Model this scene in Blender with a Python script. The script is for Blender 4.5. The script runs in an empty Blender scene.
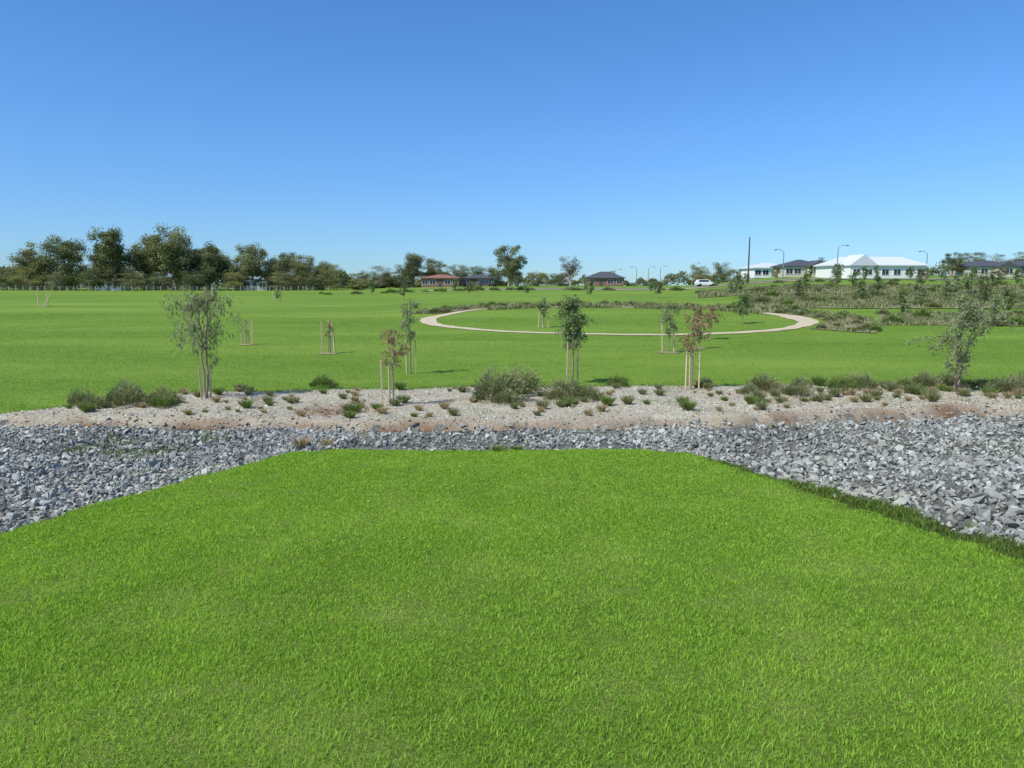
import bpy, bmesh, math, random
import numpy as np
from mathutils import Vector
R = np.random.default_rng(7); random.seed(7)
scene = bpy.context.scene
scene.view_settings.view_transform = 'Standard'
scene.view_settings.look = 'None'
scene.view_settings.exposure = 0
COL = scene.collection

# ------------------------------------------------------------------ helpers
def tag(o, label=None, category=None, kind=None, group=None):
    if label: o["label"] = label
    if category: o["category"] = category
    if kind: o["kind"] = kind
    if group: o["group"] = group
    return o

def raw_mesh(name, V, loops, starts, tint=None, mats=(), matidx=None, smooth=False, extra=None):
    me = bpy.data.meshes.new(name)
    V = np.asarray(V, dtype=np.float32); loops = np.asarray(loops, dtype=np.int32); starts = np.asarray(starts, dtype=np.int32)
    me.vertices.add(len(V)); me.loops.add(len(loops)); me.polygons.add(len(starts))
    me.vertices.foreach_set('co', V.ravel())
    me.loops.foreach_set('vertex_index', loops)
    me.polygons.foreach_set('loop_start', starts)
    if matidx is not None: me.polygons.foreach_set('material_index', np.asarray(matidx, dtype=np.int32))
    me.update(calc_edges=True)
    me.polygons.foreach_set('use_smooth', np.full(len(starts), smooth, dtype=bool))
    if tint is not None:
        a = me.attributes.new('tint', 'FLOAT', 'POINT'); a.data.foreach_set('value', np.asarray(tint, dtype=np.float32))
    for m in mats: me.materials.append(m)
    return me

def py_mesh(name, V, F, mats=(), matidx=None, smooth=False):
    me = bpy.data.meshes.new(name); me.from_pydata([tuple(v) for v in V], [], F); 
    for m in mats: me.materials.append(m)
    if matidx is not None: me.polygons.foreach_set('material_index', matidx)
    me.polygons.foreach_set('use_smooth', [smooth]*len(F)); me.update()
    return me

def add(name, me, loc=(0,0,0), parent=None, rotz=0.0):
    o = bpy.data.objects.new(name, me); COL.objects.link(o); o.location = loc; o.rotation_euler[2] = rotz
    if parent: o.parent = parent
    return o

def copy_thing(src, loc, rotz=0.0, scale=1.0):
    c = src.copy(); COL.objects.link(c); c.location = loc; c.rotation_euler[2] = rotz; c.scale = (scale,)*3
    for ch in src.children:
        d = ch.copy(); COL.objects.link(d); d.parent = c
        for g in ch.children:
            e = g.copy(); COL.objects.link(e); e.parent = d
    return c

def sm(a, b, t):
    t = np.clip((t-a)/(b-a), 0, 1); return t*t*(3-2*t)

def wob(x, y, s=1.0, k=0.0):
    return (np.sin(x*1.3*s+k+1.1*np.sin(y*0.9*s+k))*0.5+np.sin(y*1.7*s+2.1*k+1.3*np.sin(x*1.1*s))*0.35+np.sin((x+y)*3.1*s+k)*0.15)

# ------------------------------------------------------------------ terrain
YBX = [-40,-13,-10,-6,-3.5,1,4,11.6,25,40]; YBY = [15.5,15.5,15.4,15.0,14.75,14.95,15.5,16.9,18.7,19.2]
def yb(x): return np.interp(x, YBX, YBY) + 0.12*wob(x, x*0.3, 1.6) + .07*wob(x, x, 4)
YMX = [-11.1,-10.0,-8.4,-4,0,15,30,40]; YMY = [15.5,16.8,18.6,19.3,19.9,20.3,22,23]
def ym(x): return np.interp(x, YMX, YMY) + 0.15*wob(x, x*0.2, 1.2, 2) + .06*wob(x, x, 4, 1)
def field(x, y):
    yy = np.maximum(y, 38); q = x/yy; yc = np.clip(y, 38, 200)
    hl = .010*(yc-38); hc = .028*(np.minimum(yc, 72)-38)+.0115*(np.maximum(yc, 72)-72); hr = .033*(yc-38)
    wl = sm(-.25, -.02, q); wr = sm(.2, .4, q)
    h = hl*(1-wl)+hc*wl
    return h*(1-wr)+hr*wr + 0.06*wob(x*.6, y, .25)*sm(18, 26, y)
def lawnh(y): return 1.2-.0968*np.clip(y, 0, 12.4)
def G(x, y):
    x = np.asarray(x, float); y = np.asarray(y, float)
    d = 0.10+0.06*sm(1, 4, x)
    near = lawnh(y)-d-.02*sm(11, 13, y)+.025*wob(x, y, 1.1)
    t = sm(yb(x)-.4, yb(x)+.05, y)
    bed = .035*wob(x, y, 1.5, 2)*sm(15, 16, y)*(1-sm(18.5, 20, y))-.10*np.exp(-(((x+3.9)/.7)**2+((y-16.6)/.8)**2))
    return near*(1-t)+(field(x, y)+.05+bed)*t
def gz(x, y): return float(G(x, y))
def xl(y): return np.interp(y, [-5, 0, 6.4, 10.5, 12.0, 12.6], [-6.4, -5.6, -4.6, -3.95, -3.65, -3.2]) + 0.06*wob(y, y, 2.3) + .03*wob(y, y, 7)
def xr(y): return np.interp(y, [-5, 0, 5.7, 10.5, 12.0, 12.6], [5.8, 5.0, 3.88, 3.18, 2.9, 2.4]) + 0.06*wob(y, y, 2.0, 3) + .05*wob(y, y, 8, 1)
def gap(y): return np.interp(y, [4, 6, 9, 11, 12.3], [.90, .80, .60, .36, .16])*(1+.16*wob(y, y, 3, 2)+.12*wob(y, y, 9))
def lawn_z(x, y): return lawnh(y) + 0.018*wob(x, y, .9) + .006*wob(x, y, 5) - 0.06*sm(12.0, 12.6, y)

# ------------------------------------------------------------------ materials
def nt(name):
    m = bpy.data.materials.new(name); m.use_nodes = True; n = m.node_tree; n.nodes.clear(); return m, n
def N(n, t, **kw):
    x = n.nodes.new(t)
    for k, v in kw.items(): setattr(x, k, v)
    return x
def simple(name, col, rough=.7, metal=0.0, var=0.15, scale=6.0, bump=0.0):
    m, n = nt(name); L = n.links.new
    out = N(n, 'ShaderNodeOutputMaterial'); b = N(n, 'ShaderNodeBsdfPrincipled'); L(b.outputs[0], out.inputs[0])
    tc = N(n, 'ShaderNodeTexCoord'); no = N(n, 'ShaderNodeTexNoise'); no.inputs['Scale'].default_value = scale; no.inputs['Detail'].default_value = 5
    L(tc.outputs['Object'], no.inputs['Vector'])
    mx = N(n, 'ShaderNodeMix', data_type='RGBA'); L(no.outputs['Fac'], mx.inputs[0])
    mx.inputs[6].default_value = (*[c*(1-var) for c in col], 1); mx.inputs[7].default_value = (*[min(1, c*(1+var)) for c in col], 1)
    L(mx.outputs[2], b.inputs['Base Color']); b.inputs['Roughness'].default_value = rough; b.inputs['Metallic'].default_value = metal
    if bump:
        bp = N(n, 'ShaderNodeBump'); bp.inputs['Strength'].default_value = bump; L(no.outputs['Fac'], bp.inputs['Height']); L(bp.outputs[0], b.inputs['Normal'])
    return m
def leaf_mat(name, dark, light, trans=.3, patch=None, pscale=.4, tfac=1.6, plo=.48, phi=.72, pmax=.75, stretch=None, rough=.55):
    m, n = nt(name); L = n.links.new
    out = N(n, 'ShaderNodeOutputMaterial'); b = N(n, 'ShaderNodeBsdfPrincipled'); b.inputs['Roughness'].default_value = rough
    b.inputs['Specular IOR Level'].default_value = .2
    at = N(n, 'ShaderNodeAttribute', attribute_name='tint')
    mx = N(n, 'ShaderNodeMix', data_type='RGBA'); L(at.outputs['Fac'], mx.inputs[0])
    mx.inputs[6].default_value = (*dark, 1); mx.inputs[7].default_value = (*light, 1)
    c = mx.outputs[2]
    if patch:
        tc = N(n, 'ShaderNodeTexCoord'); no = N(n, 'ShaderNodeTexNoise'); no.inputs['Scale'].default_value = pscale; no.inputs['Detail'].default_value = 4
        mp = N(n, 'ShaderNodeMapping'); mp.inputs['Scale'].default_value = stretch or (1, 1, 1)
        L(tc.outputs['Object'], mp.inputs[0]); L(mp.outputs[0], no.inputs['Vector'])
        mr = N(n, 'ShaderNodeMapRange'); mr.inputs[1].default_value = plo; mr.inputs[2].default_value = phi; mr.inputs[4].default_value = pmax
        L(no.outputs['Fac'], mr.inputs[0])
        m2 = N(n, 'ShaderNodeMix', data_type='RGBA'); L(mr.outputs[0], m2.inputs[0]); L(c, m2.inputs[6]); m2.inputs[7].default_value = (*patch, 1)
        c = m2.outputs[2]
    L(c, b.inputs['Base Color'])
    if trans <= 0:
        L(b.outputs[0], out.inputs[0]); return m
    tr = N(n, 'ShaderNodeBsdfTranslucent'); 
    g = N(n, 'ShaderNodeMix', data_type='RGBA', blend_type='MULTIPLY'); g.inputs[0].default_value = 1; L(c, g.inputs[6]); g.inputs[7].default_value = (tfac, tfac, tfac*.5, 1)
    L(g.outputs[2], tr.inputs['Color'])
    ms = N(n, 'ShaderNodeMixShader'); ms.inputs[0].default_value = trans; L(b.outputs[0], ms.inputs[1]); L(tr.outputs[0], ms.inputs[2]); L(ms.outputs[0], out.inputs[0])
    return m
def ground_mat(name, cols, scales, bump=.5, bscale=20, stretch=(1, 1, 1), pm=.8, lo=.35, hi=.65):
    m, n = nt(name); L = n.links.new
    out = N(n, 'ShaderNodeOutputMaterial'); b = N(n, 'ShaderNodeBsdfPrincipled'); b.inputs['Roughness'].default_value = .85; b.inputs['Specular IOR Level'].default_value = .1
    L(b.outputs[0], out.inputs[0]); tc = N(n, 'ShaderNodeTexCoord'); mp = N(n, 'ShaderNodeMapping'); mp.inputs['Scale'].default_value = stretch
    L(tc.outputs['Object'], mp.inputs[0])
    def noise(s, d=6):
        x = N(n, 'ShaderNodeTexNoise'); x.inputs['Scale'].default_value = s; x.inputs['Detail'].default_value = d; x.inputs['Roughness'].default_value = .6; L(mp.outputs[0], x.inputs['Vector']); return x.outputs['Fac']
    def mr(i, a, c, o=1.0):
        x = N(n, 'ShaderNodeMapRange'); L(i, x.inputs[0]); x.inputs[1].default_value = a; x.inputs[2].default_value = c; x.inputs[4].default_value = o; return x.outputs[0]
    m1 = N(n, 'ShaderNodeMix', data_type='RGBA'); L(mr(noise(scales[0], 9), lo, hi), m1.inputs[0]); m1.inputs[6].default_value = (*cols[0], 1); m1.inputs[7].default_value = (*cols[1], 1)
    m2 = N(n, 'ShaderNodeMix', data_type='RGBA'); L(mr(noise(scales[1], 4), .42, .66, pm), m2.inputs[0]); L(m1.outputs[2], m2.inputs[6]); m2.inputs[7].default_value = (*cols[2], 1)
    last = m2.outputs[2]
    if len(cols) > 3:
        at = N(n, 'ShaderNodeAttribute', attribute_name='tint'); m3 = N(n, 'ShaderNodeMix', data_type='RGBA'); L(at.outputs['Fac'], m3.inputs[0]); L(last, m3.inputs[6]); m3.inputs[7].default_value = (*cols[3], 1); last = m3.outputs[2]
    L(last, b.inputs['Base Color'])
    bp = N(n, 'ShaderNodeBump'); bp.inputs['Strength'].default_value = bump; bp.inputs['Distance'].default_value = .05; L(noise(bscale, 8), bp.inputs['Height']); L(bp.outputs[0], b.inputs['Normal'])
    return m

M_field = ground_mat('field_grass', [(.105, .19, .02), (.145, .245, .03), (.20, .295, .045)], (3.0, .11), .4, 14, (.3, 1, 1), .8)  # stretched noise paints darker shadow streaks into the field colour
M_lawn = ground_mat('lawn_base', [(.10, .16, .022), (.17, .255, .038), (.22, .27, .07)], (12, .9), .8, 40)
M_mulch = ground_mat('mulch', [(.30, .275, .205), (.62, .585, .47), (.46, .41, .30), (.22, .125, .065)], (14, 1.2), 1.0, 30)
M_ring = ground_mat('tree_mulch', [(.20, .19, .09), (.40, .35, .22), (.24, .26, .10)], (14, 1.2), 1.0, 30)
M_bed = ground_mat('planting_soil', [(.17, .15, .09), (.33, .28, .18), (.15, .20, .06)], (3, .25), 1.0, 8)
M_gravel = ground_mat('gravel_base', [(.08, .082, .075), (.22, .225, .205), (.26, .26, .19)], (18, .8), 1.0, 40)
M_shaded_dirt = ground_mat('shaded_dirt', [(.035, .027, .018), (.11, .085, .05), (.06, .075, .025)], (9, 1.5), 1.0, 30)  # soil colour darkened to paint in the shade beside the lawn lip
M_path = ground_mat('sand_path', [(.46, .385, .26), (.60, .515, .37), (.50, .43, .29)], (5, .5), .2, 30)
M_asphalt = ground_mat('asphalt', [(.20, .195, .185), (.27, .265, .25), (.23, .22, .21)], (5, .5), .2, 30)
M_blade = leaf_mat('grass_blade', (.105, .235, .016), (.42, .60, .085), .42, (.46, .57, .14), .9, 1.75, .5, .8, .3)
M_fblade = leaf_mat('field_blade', (.10, .185, .018), (.20, .31, .036), .35, (.24, .345, .055), .11, pmax=.8, plo=.42, phi=.66, stretch=(.3, 1, 1))  # same painted shadow streaks carried onto the blades
M_edge = leaf_mat('edge_grass', (.04, .08, .014), (.18, .27, .045), .25)
M_rock = leaf_mat('blue_stone', (.11, .114, .104), (.50, .51, .47), 0.0, (.42, .43, .33), .35, 1, .50, .75, .6, rough=.9)
M_chip = leaf_mat('wood_chip', (.26, .225, .165), (.72, .68, .56), 0.0)
M_clod = leaf_mat('soil_clod', (.10, .062, .035), (.36, .23, .135), 0.0)
M_twigs = leaf_mat('dry_twig', (.14, .10, .06), (.48, .40, .28), 0.0)
M_bark = simple('bark', (.40, .35, .30), .9, 0, .4, 3, .4)
M_twig = simple('young_bark', (.27, .21, .155), .9, 0, .3, 20)
M_gum = leaf_mat('gum_leaf', (.05, .064, .026), (.26, .285, .13), .2)
M_gum2 = leaf_mat('gum_leaf_yellow', (.10, .11, .03), (.38, .37, .14), .2)
M_gum3 = leaf_mat('gum_leaf_olive', (.07, .08, .03), (.33, .34, .16), .2)
M_darkleaf = leaf_mat('dark_brown_leaf', (.035, .028, .015), (.13, .10, .06), .1)
M_yleaf = leaf_mat('young_leaf', (.06, .095, .028), (.29, .38, .17), .3)
M_yleaf2 = leaf_mat('young_leaf_olive', (.08, .105, .04), (.36, .42, .23), .3)
M_rleaf = leaf_mat('russet_leaf', (.13, .10, .04), (.44, .30, .19), .25)
M_gleaf = leaf_mat('grey_shrub', (.08, .095, .035), (.36, .38, .19), .2)
M_gtuft = leaf_mat('green_tuft', (.055, .095, .022), (.26, .35, .09), .2)
M_dry = leaf_mat('dry_tuft', (.22, .16, .08), (.58, .48, .30), .2)
M_wood = simple('stake_timber', (.56, .43, .27), .85, 0, .25, 8)
M_white = simple('white_wall', (.78, .78, .76), .6, 0, .03, 1)
M_whiter = simple('white_metal_roof', (.60, .63, .66), .45, 0, .06, 1)
M_grey = simple('dark_roof', (.075, .08, .09), .6, 0, .15, 2)
M_tile = simple('terracotta_roof', (.26, .12, .085), .8, 0, .2, 3)
M_brick = simple('brick_wall', (.24, .13, .09), .9, 0, .2, 4)
M_cream = simple('cream_wall', (.52, .47, .38), .8, 0, .1, 2)
M_glass = simple('window_glass', (.03, .04, .05), .1, 0, .1, 1)
M_steel = simple('galvanised_steel', (.32, .33, .34), .45, .6, .1, 3)
M_darkpole = simple('dark_pole', (.07, .06, .055), .7, 0, .2, 3)
M_car = simple('car_paint_white', (.75, .76, .77), .25, 0, .02, 1)
M_tyre = simple('tyre_rubber', (.02, .02, .02), .8, 0, .1, 5)

# ------------------------------------------------------------------ sheets
def grid_sheet(name, XX, YY, ZZ, mat, tint=None):
    ny, nx = XX.shape; V = np.stack([XX.ravel(), YY.ravel(), ZZ.ravel()], 1)
    i = np.arange(ny-1)[:, None]*nx+np.arange(nx-1)[None, :]; i = i.ravel()
    F = np.stack([i, i+1, i+nx+1, i+nx], 1)
    me = raw_mesh(name, V, F.ravel(), np.arange(len(F))*4, tint=tint, mats=[mat], smooth=True)
    return add(name, me)
def geo(a, b, d0, r):
    out = [a]; d = d0
    while out[-1] < b: out.append(out[-1]+d); d *= r
    return out
xs_pos = list(np.arange(0, 20, .25))+geo(20, 3000, .4, 1.07); xs = np.array([-v for v in xs_pos[:0:-1]]+xs_pos)
ys = np.array([-200, -80, -30, -12]+list(np.arange(-5, 26, .2))+geo(26, 200, .4, 1.012)+geo(206, 3500, 6, 1.15))
XX, YY = np.meshgrid(xs, ys)
o = grid_sheet('ground', XX, YY, G(XX, YY), M_field); tag(o, "wide mown green grass field rising gently to the tree line", "ground", "structure")

u = np.linspace(0, 1, 160); xx = np.linspace(-26, 28, 220)
XX = np.repeat(xx[None, :], 160, 0); YY = -4+(yb(xx)[None, :]-.12+4)*u[:, None]
o = grid_sheet('swale_ground', XX, YY, G(XX, YY)+.02, M_gravel); tag(o, "grey gravelly soil bed under the crushed blue stone", "ground", "structure")
yy = np.linspace(-4, 12.8, 260); u = np.linspace(-.3, 1.12, 12); XX = xr(yy)[:, None]+gap(yy)[:, None]*u[None, :]; YY = np.repeat(yy[:, None], 12, 1)
o = grid_sheet('shaded_ledge_ground', XX, YY, G(XX, YY)+.035+.015*wob(XX, YY, 6)*np.sin(np.clip(u, 0, 1)*math.pi)[None, :]+.004, M_shaded_dirt); tag(o, "soil gutter beside the raised lawn, painted dark as lip shade", "ground", "structure")
xx = np.linspace(-11.1, 30, 340); u = np.linspace(0, 1, 70)
f = yb(xx)-.34; XX = np.repeat(xx[None, :], 70, 0); YY = f[None, :]+(np.maximum(ym(xx), f+.1)-f)[None, :]*u[:, None]
front = np.clip(1-(YY-f[None, :])/(.42+.22*wob(XX, XX, 1.3, 5)), 0, 1)
erod = np.exp(-(((XX+3.9)/.75)**2+((YY-16.3)/1.0)**2)**1.5)
tint = (front**.7*(.65+.5*wob(XX, YY, 2.1))+.15*sm(.35, .8, wob(XX, YY, .9, 3))*(.6+.4*wob(XX, YY, 4))+erod*(.8+.4*wob(XX, YY, 5))).clip(0, 1)
o = grid_sheet('mulch_bed_ground', XX, YY, G(XX, YY)+.03, M_mulch, tint.ravel()); tag(o, "pale wood chip mulch bed with broken reddish soil edge", "ground", "structure")
yy = np.linspace(-5, 12.6, 340); u = np.linspace(0, 1, 90)
X0 = xl(yy)[:, None]; X1 = xr(yy)[:, None]; XX = X0+(X1-X0)*u[None, :]; YY = np.repeat(yy[:, None], 90, 1); ZZ = lawn_z(XX, YY)
XX = np.hstack([X0-.12, XX, X1+.05]); YY = np.hstack([yy[:, None], YY, yy[:, None]]); ZZ = np.hstack([ZZ[:, :1]-.3, ZZ, ZZ[:, -1:]-.3])
XX = np.vstack([XX, XX[-1:]]); YY = np.vstack([YY, YY[-1:]+.15]); ZZ = np.vstack([ZZ, ZZ[-1:]-.3])
o = grid_sheet('lawn', XX, YY, ZZ, M_lawn); tag(o, "raised strip of lush green lawn running between stone beds", "lawn", "structure")
RCX, RCY = 7.2, 53.6
a = np.linspace(0, 2*math.pi, 260); u = np.linspace(0, 1, 7)
A, U = np.meshgrid(a, u); wd = .72+.95*np.exp(-((np.angle(np.exp(1j*(A+.1))))/.45)**2)+.45*np.exp(-((np.angle(np.exp(1j*(A-math.pi))))/.5)**2); RR = 13.8-wd*(1-U)+.06*np.sin(A*11)+.05*np.sin(A*37)
XX = RCX+RR*np.cos(A); YY = RCY+RR*np.sin(A)
o = grid_sheet('circular_path', XX, YY, G(XX, YY)+.03, M_path); tag(o, "sandy circular walking path around a grass disc", "path", "structure")
a = np.linspace(-.75, 2.7, 160); rr = np.linspace(14.2, 17.6, 10); A, RR = np.meshgrid(a, rr); RR = RR+.4*np.sin(A*5)*(RR-14.2)/3
XX = RCX+RR*np.cos(A); YY = RCY+RR*np.sin(A)
o = grid_sheet('planting_bed_ground', XX, YY, G(XX, YY)+.04, M_bed); tag(o, "brown planted bed curving around the circular path", "ground", "structure")
def band(name, y0, y1, q0, q1, mat, lab, off=.06, cat="ground"):
    y = np.linspace(y0, y1, 40); q = np.linspace(q0, q1, 60); Q, Y = np.meshgrid(q, y); X = Q*Y
    Y = Y+.8*wob(X, Y*0, .25)
    o = grid_sheet(name, X, Y, G(X, Y)+off, mat); tag(o, lab, cat, "structure")
BANDS = [(46, 56, .50, .95), (62, 84, .31, .95), (90, 118, .25, .95)]
band('shrub_bed_ground', *BANDS[0], M_bed, "brown mulched bed with mixed native shrubs near the field", .05)
band('shrub_bed_ground', *BANDS[1], M_bed, "brown mulched bed with mixed native shrubs")
band('shrub_bed_ground', *BANDS[2], M_bed, "far brown mulched bed with mixed native shrubs", .08)
band('footpath', 148, 152.5, -.12, .42, M_path, "pale sandy footpath crossing the far field", .09, "path")
band('road', 158, 165, -.05, 1.1, M_asphalt, "sun bleached grey asphalt street in front of the houses", .09, "road")
def mulch_ring(x, y, r):
    a = np.linspace(0, 2*math.pi, 25); rr = np.linspace(0.01, 1, 4); A, RR = np.meshgrid(a, rr); RR = RR*r*(1+.12*np.sin(A*3+x)); XX = x+RR*np.cos(A); YY = y+RR*np.sin(A)
    o = grid_sheet('tree_mulch_ground', XX, YY, G(XX, YY)+.05-.03*(RR/r), M_ring); tag(o, "small circle of straw coloured mulch around a sapling", "ground", "structure")

# ------------------------------------------------------------------ grass blades
def blades(name, P, h, w, tint, mat, lean=.5):
    n = len(P); a = R.uniform(0, 2*math.pi, n); la = R.uniform(0, 2*math.pi, n); l = h*R.uniform(.1, 1, n)*lean
    side = np.stack([np.cos(a), np.sin(a), np.zeros(n)], 1)*(w*.5)[:, None]
    off = np.stack([np.cos(la)*l, np.sin(la)*l, h], 1); mid = off*np.array([.35, .35, .6])
    V = np.stack([P-side, P+side, P+mid+side*.8, P+mid-side*.8, P+off], 1).reshape(-1, 3)
    b = np.arange(n)*5
    loops = np.stack([b, b+1, b+2, b+3, b+3, b+2, b+4], 1).ravel()
    starts = np.stack([np.arange(n)*7, np.arange(n)*7+4], 1).ravel()
    me = raw_mesh(name, V, loops, starts, tint=np.repeat(tint, 5), mats=[mat])
    return add(name, me)
def lawn_pts(n, y0, y1):
    y = R.uniform(y0, y1, n); x = R.uniform(-6, 5.5, n); k = (x > xl(y)-.05) & (x < xr(y)+.05); lim = .78*y+1.6; k &= np.abs(x) < lim
    return x[k], y[k]
x1, y1 = lawn_pts(420000, 1.2, 4.2); x2, y2 = lawn_pts(360000, 4.2, 8); x3, y3 = lawn_pts(250000, 8, 12.7)
x = np.concatenate([x1, x2, x3]); y = np.concatenate([y1, y2, y3])
patch = .15*wob(x, y, 1.4)+.7*wob(x, y, 5, 1)+.5*wob(x, y, 13, 3)
spots = sum(k_*np.exp(-(((x-a)/.24)**2+((y-b)/.13)**2)) for a, b, k_ in [(-.6, 4.35, .9), (-.95, 4.9, .6), (.35, 4.6, .4), (-1.5, 3.3, .6), (-1.05, 2.15, .9), (-1.35, 2.4, .5), (-2.2, 4.2, .5), (-1.9, 3.6, .4)])
bare = np.clip(spots*(.6+.7*wob(x, y, 9)), 0, 1)
thin = R.uniform(0, 1, len(x)) < np.clip(1.05+.25*patch-.6*bare, .25, 1); x = x[thin]; y = y[thin]; patch = patch[thin]; bare = bare[thin]
P = np.stack([x, y, lawn_z(x, y)-.005], 1)
h = R.uniform(.013, .032, len(x))*(1+.28*patch-.3*bare); w = (.0022+.0007*y)*R.uniform(.7, 1.3, len(x))
t = np.clip(R.beta(1.0, 1.1, len(x))+.06*patch+.4*bare, 0, 1.15)
o = blades('lawn_grass', P, h, w, t, M_blade, 1.05); tag(o, "short dense bright green turf blades on the lawn", "grass", "stuff")
n = 330000; y = 15+R.uniform(0, 1, n)**1.6*50; x = R.uniform(-.85, .85, n)*y
k = ((y > ym(x)) | ((x < -11) & (y > yb(x)))); rc = np.hypot(x-RCX, y-RCY); k &= ~((rc > 12.85) & (rc < 13.75)); x = x[k]; y = y[k]
P = np.stack([x, y, G(x, y)-.008], 1); 
o = blades('field_grass', P, R.uniform(.015, .038, len(x)), (.004+.0006*y)*R.uniform(.7, 1.3, len(x)), np.clip(R.beta(2, 2, len(x))+.1*wob(x, y, .5), 0, 1), M_fblade, 1.2)
tag(o, "short green turf blades covering the open field", "grass", "stuff")
ye = R.uniform(3, 12.6, 46000); xe = xr(ye)+R.uniform(-.04, 1.15, len(ye))*gap(ye); ke = wob(xe*2, ye, 3.1)+.6*wob(xe*3, ye, 6, 2)+R.normal(0, .25, len(ye)) > -.2; xe = xe[ke]; ye = ye[ke]
yl = R.uniform(4, 12.6, 6000); xle = xl(yl)-np.abs(R.normal(0, .05, 6000))
xb = R.uniform(-10.5, 25, 14000); ybk = ym(xb)+R.normal(0, .18, 14000)
xw = R.uniform(-10, 24, 24000); yw = R.uniform(14.6, 21, 24000); kw = (yw > yb(xw)+.2) & (yw < ym(xw)) & (wob(xw, yw, 1.9, 4)+.5*wob(xw, yw, 5) + .02*xw > .45); xw = xw[kw]; yw = yw[kw]
yq = R.uniform(3, 12.5, 8000); xq = xr(yq)+R.normal(0, .05, 8000); kq = wob(yq, yq, 4) > -.3; xq = xq[kq]; yq = yq[kq]
xg = R.uniform(-14, -4, 60000); yg = R.uniform(6, 15, 60000); kg = (wob(xg, yg, .7, 2)+.5*wob(xg, yg, 3) > .75) & (xg < xl(yg)-.3) & (yg < yb(xg)-.3); xg = xg[kg]; yg = yg[kg]
P = np.concatenate([np.stack([xe, ye, G(xe, ye)+.03], 1), np.stack([xle, yl, G(xle, yl)+.02], 1), np.stack([xb, ybk, G(xb, ybk)], 1), np.stack([xw, yw, G(xw, yw)+.02], 1), np.stack([xq, yq, lawn_z(xq, yq)-.03], 1), np.stack([xg, yg, G(xg, yg)+.04], 1)])
o = blades('edge_grass', P, R.uniform(.02, .10, len(P))*np.concatenate([np.ones(len(xe)), np.full(20000, .9), np.full(len(xw), 1.1), np.full(len(xq), .6), np.full(len(xg), .7)]), np.full(len(P), .009), R.uniform(0, 1, len(P)), M_edge, .9)
tag(o, "darker ragged grass fringing the lawn and bed edges", "grass", "stuff")

# ------------------------------------------------------------------ rocks and chips
def hulls(k, npts, sq):
    out = []
    for _ in range(k):
        bm = bmesh.new()
        for _ in range(npts):
            v = np.array([random.uniform(-1, 1) for _ in range(3)]); v /= max(.6, np.linalg.norm(v)); bm.verts.new(v*sq)
        r = bmesh.ops.convex_hull(bm, input=bm.verts)
        lo = [v for v in bm.verts if not v.link_faces]
        for v in lo: bm.verts.remove(v)
        bm.verts.index_update(); bmesh.ops.triangulate(bm, faces=bm.faces)
        out.append((np.array([v.co[:] for v in bm.verts]), np.array([[v.index for v in f.verts] for f in bm.faces]))); bm.free()
    return out
def rotm(n, tilt=1.0):
    q = R.normal(size=(n, 4)); q[:, 1:3] *= tilt; q /= np.linalg.norm(q, axis=1)[:, None]; w, x, y, z = q.T
    return np.stack([1-2*(y*y+z*z), 2*(x*y-z*w), 2*(x*z+y*w), 2*(x*y+z*w), 1-2*(x*x+z*z), 2*(y*z-x*w), 2*(x*z-y*w), 2*(y*z+x*w), 1-2*(x*x+y*y)], 1).reshape(-1, 3, 3)
def scatter(name, vars_, P, S, tint, mat, tilt=1.0):
    n = len(P); idx = R.integers(0, len(vars_), n); Vs = []; Fs = []; Ts = []; base = 0
    for k, (V, F) in enumerate(vars_):
        s = np.where(idx == k)[0]
        if not len(s): continue
        M = rotm(len(s), tilt); VV = np.einsum('nij,vj->nvi', M, V)*S[s][:, None, None]+P[s][:, None, :]
        Vs.append(VV.reshape(-1, 3)); Fs.append((F[None]+(base+np.arange(len(s))*len(V))[:, None, None]).reshape(-1, 3)); Ts.append(np.repeat(tint[s], len(V))); base += len(s)*len(V)
    V = np.concatenate(Vs); F = np.concatenate(Fs)
    return add(name, raw_mesh(name, V, F.ravel(), np.arange(len(F))*3, tint=np.concatenate(Ts), mats=[mat]))
hv = hulls(16, 10, np.array([1, .76, .50]))
def rockpts(n, x0, x1, y0):
    x = R.uniform(x0, x1, n); y = R.uniform(y0, 19, n); k = (y < yb(x)-.22+R.normal(0, .08, n)) & ((x < xl(y)-.06) | (x > xr(y)+gap(y)+R.normal(0, .05, n)) | (y > 12.66)) & (np.abs(x) < .74*y+2.5); return x[k], y[k]
xa, ya = rockpts(54000, -16, -3, 4.0); sa = R.lognormal(math.log(.031), .43, len(xa))
xb_, yb_ = rockpts(7500, -4.2, 4, 12); sb = R.lognormal(math.log(.038), .38, len(xb_))
xc, yc = rockpts(34000, 2.4, 20, 4.0); sc = R.lognormal(math.log(.041), .43, len(xc))
x = np.concatenate([xa, xb_, xc]); y = np.concatenate([ya, yb_, yc]); s = np.clip(np.concatenate([sa, sb, sc]), .012, .14)
P = np.stack([x, y, G(x, y)+.02+s*.2+R.uniform(0, .025, len(x))], 1)
t = np.clip(R.beta(1.8, 2.2, len(x))+.12*wob(x, y, .8)+.12*sm(-7, -10, x), 0, 1)
o = scatter('crushed_stone', hv, P, s, t, M_rock, .5); tag(o, "angular blue grey crushed stone filling the drainage swale", "gravel", "stuff")
cv = hulls(6, 7, np.array([1, .4, .18]))
x = R.uniform(-11, 24, 48000); y = R.uniform(14, 22.5, 48000); k = (y > yb(x)+.08) & (y < ym(x)+.1)
er = lambda x, y: np.exp(-(((x+3.9)/.75)**2+((y-16.3)/1.0)**2)**1.5)
soil = sm(.35, .8, wob(x, y, .9, 3)); k &= R.uniform(0, 1, len(x)) > .2*soil+.95*er(x, y); x = x[k]; y = y[k]
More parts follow.
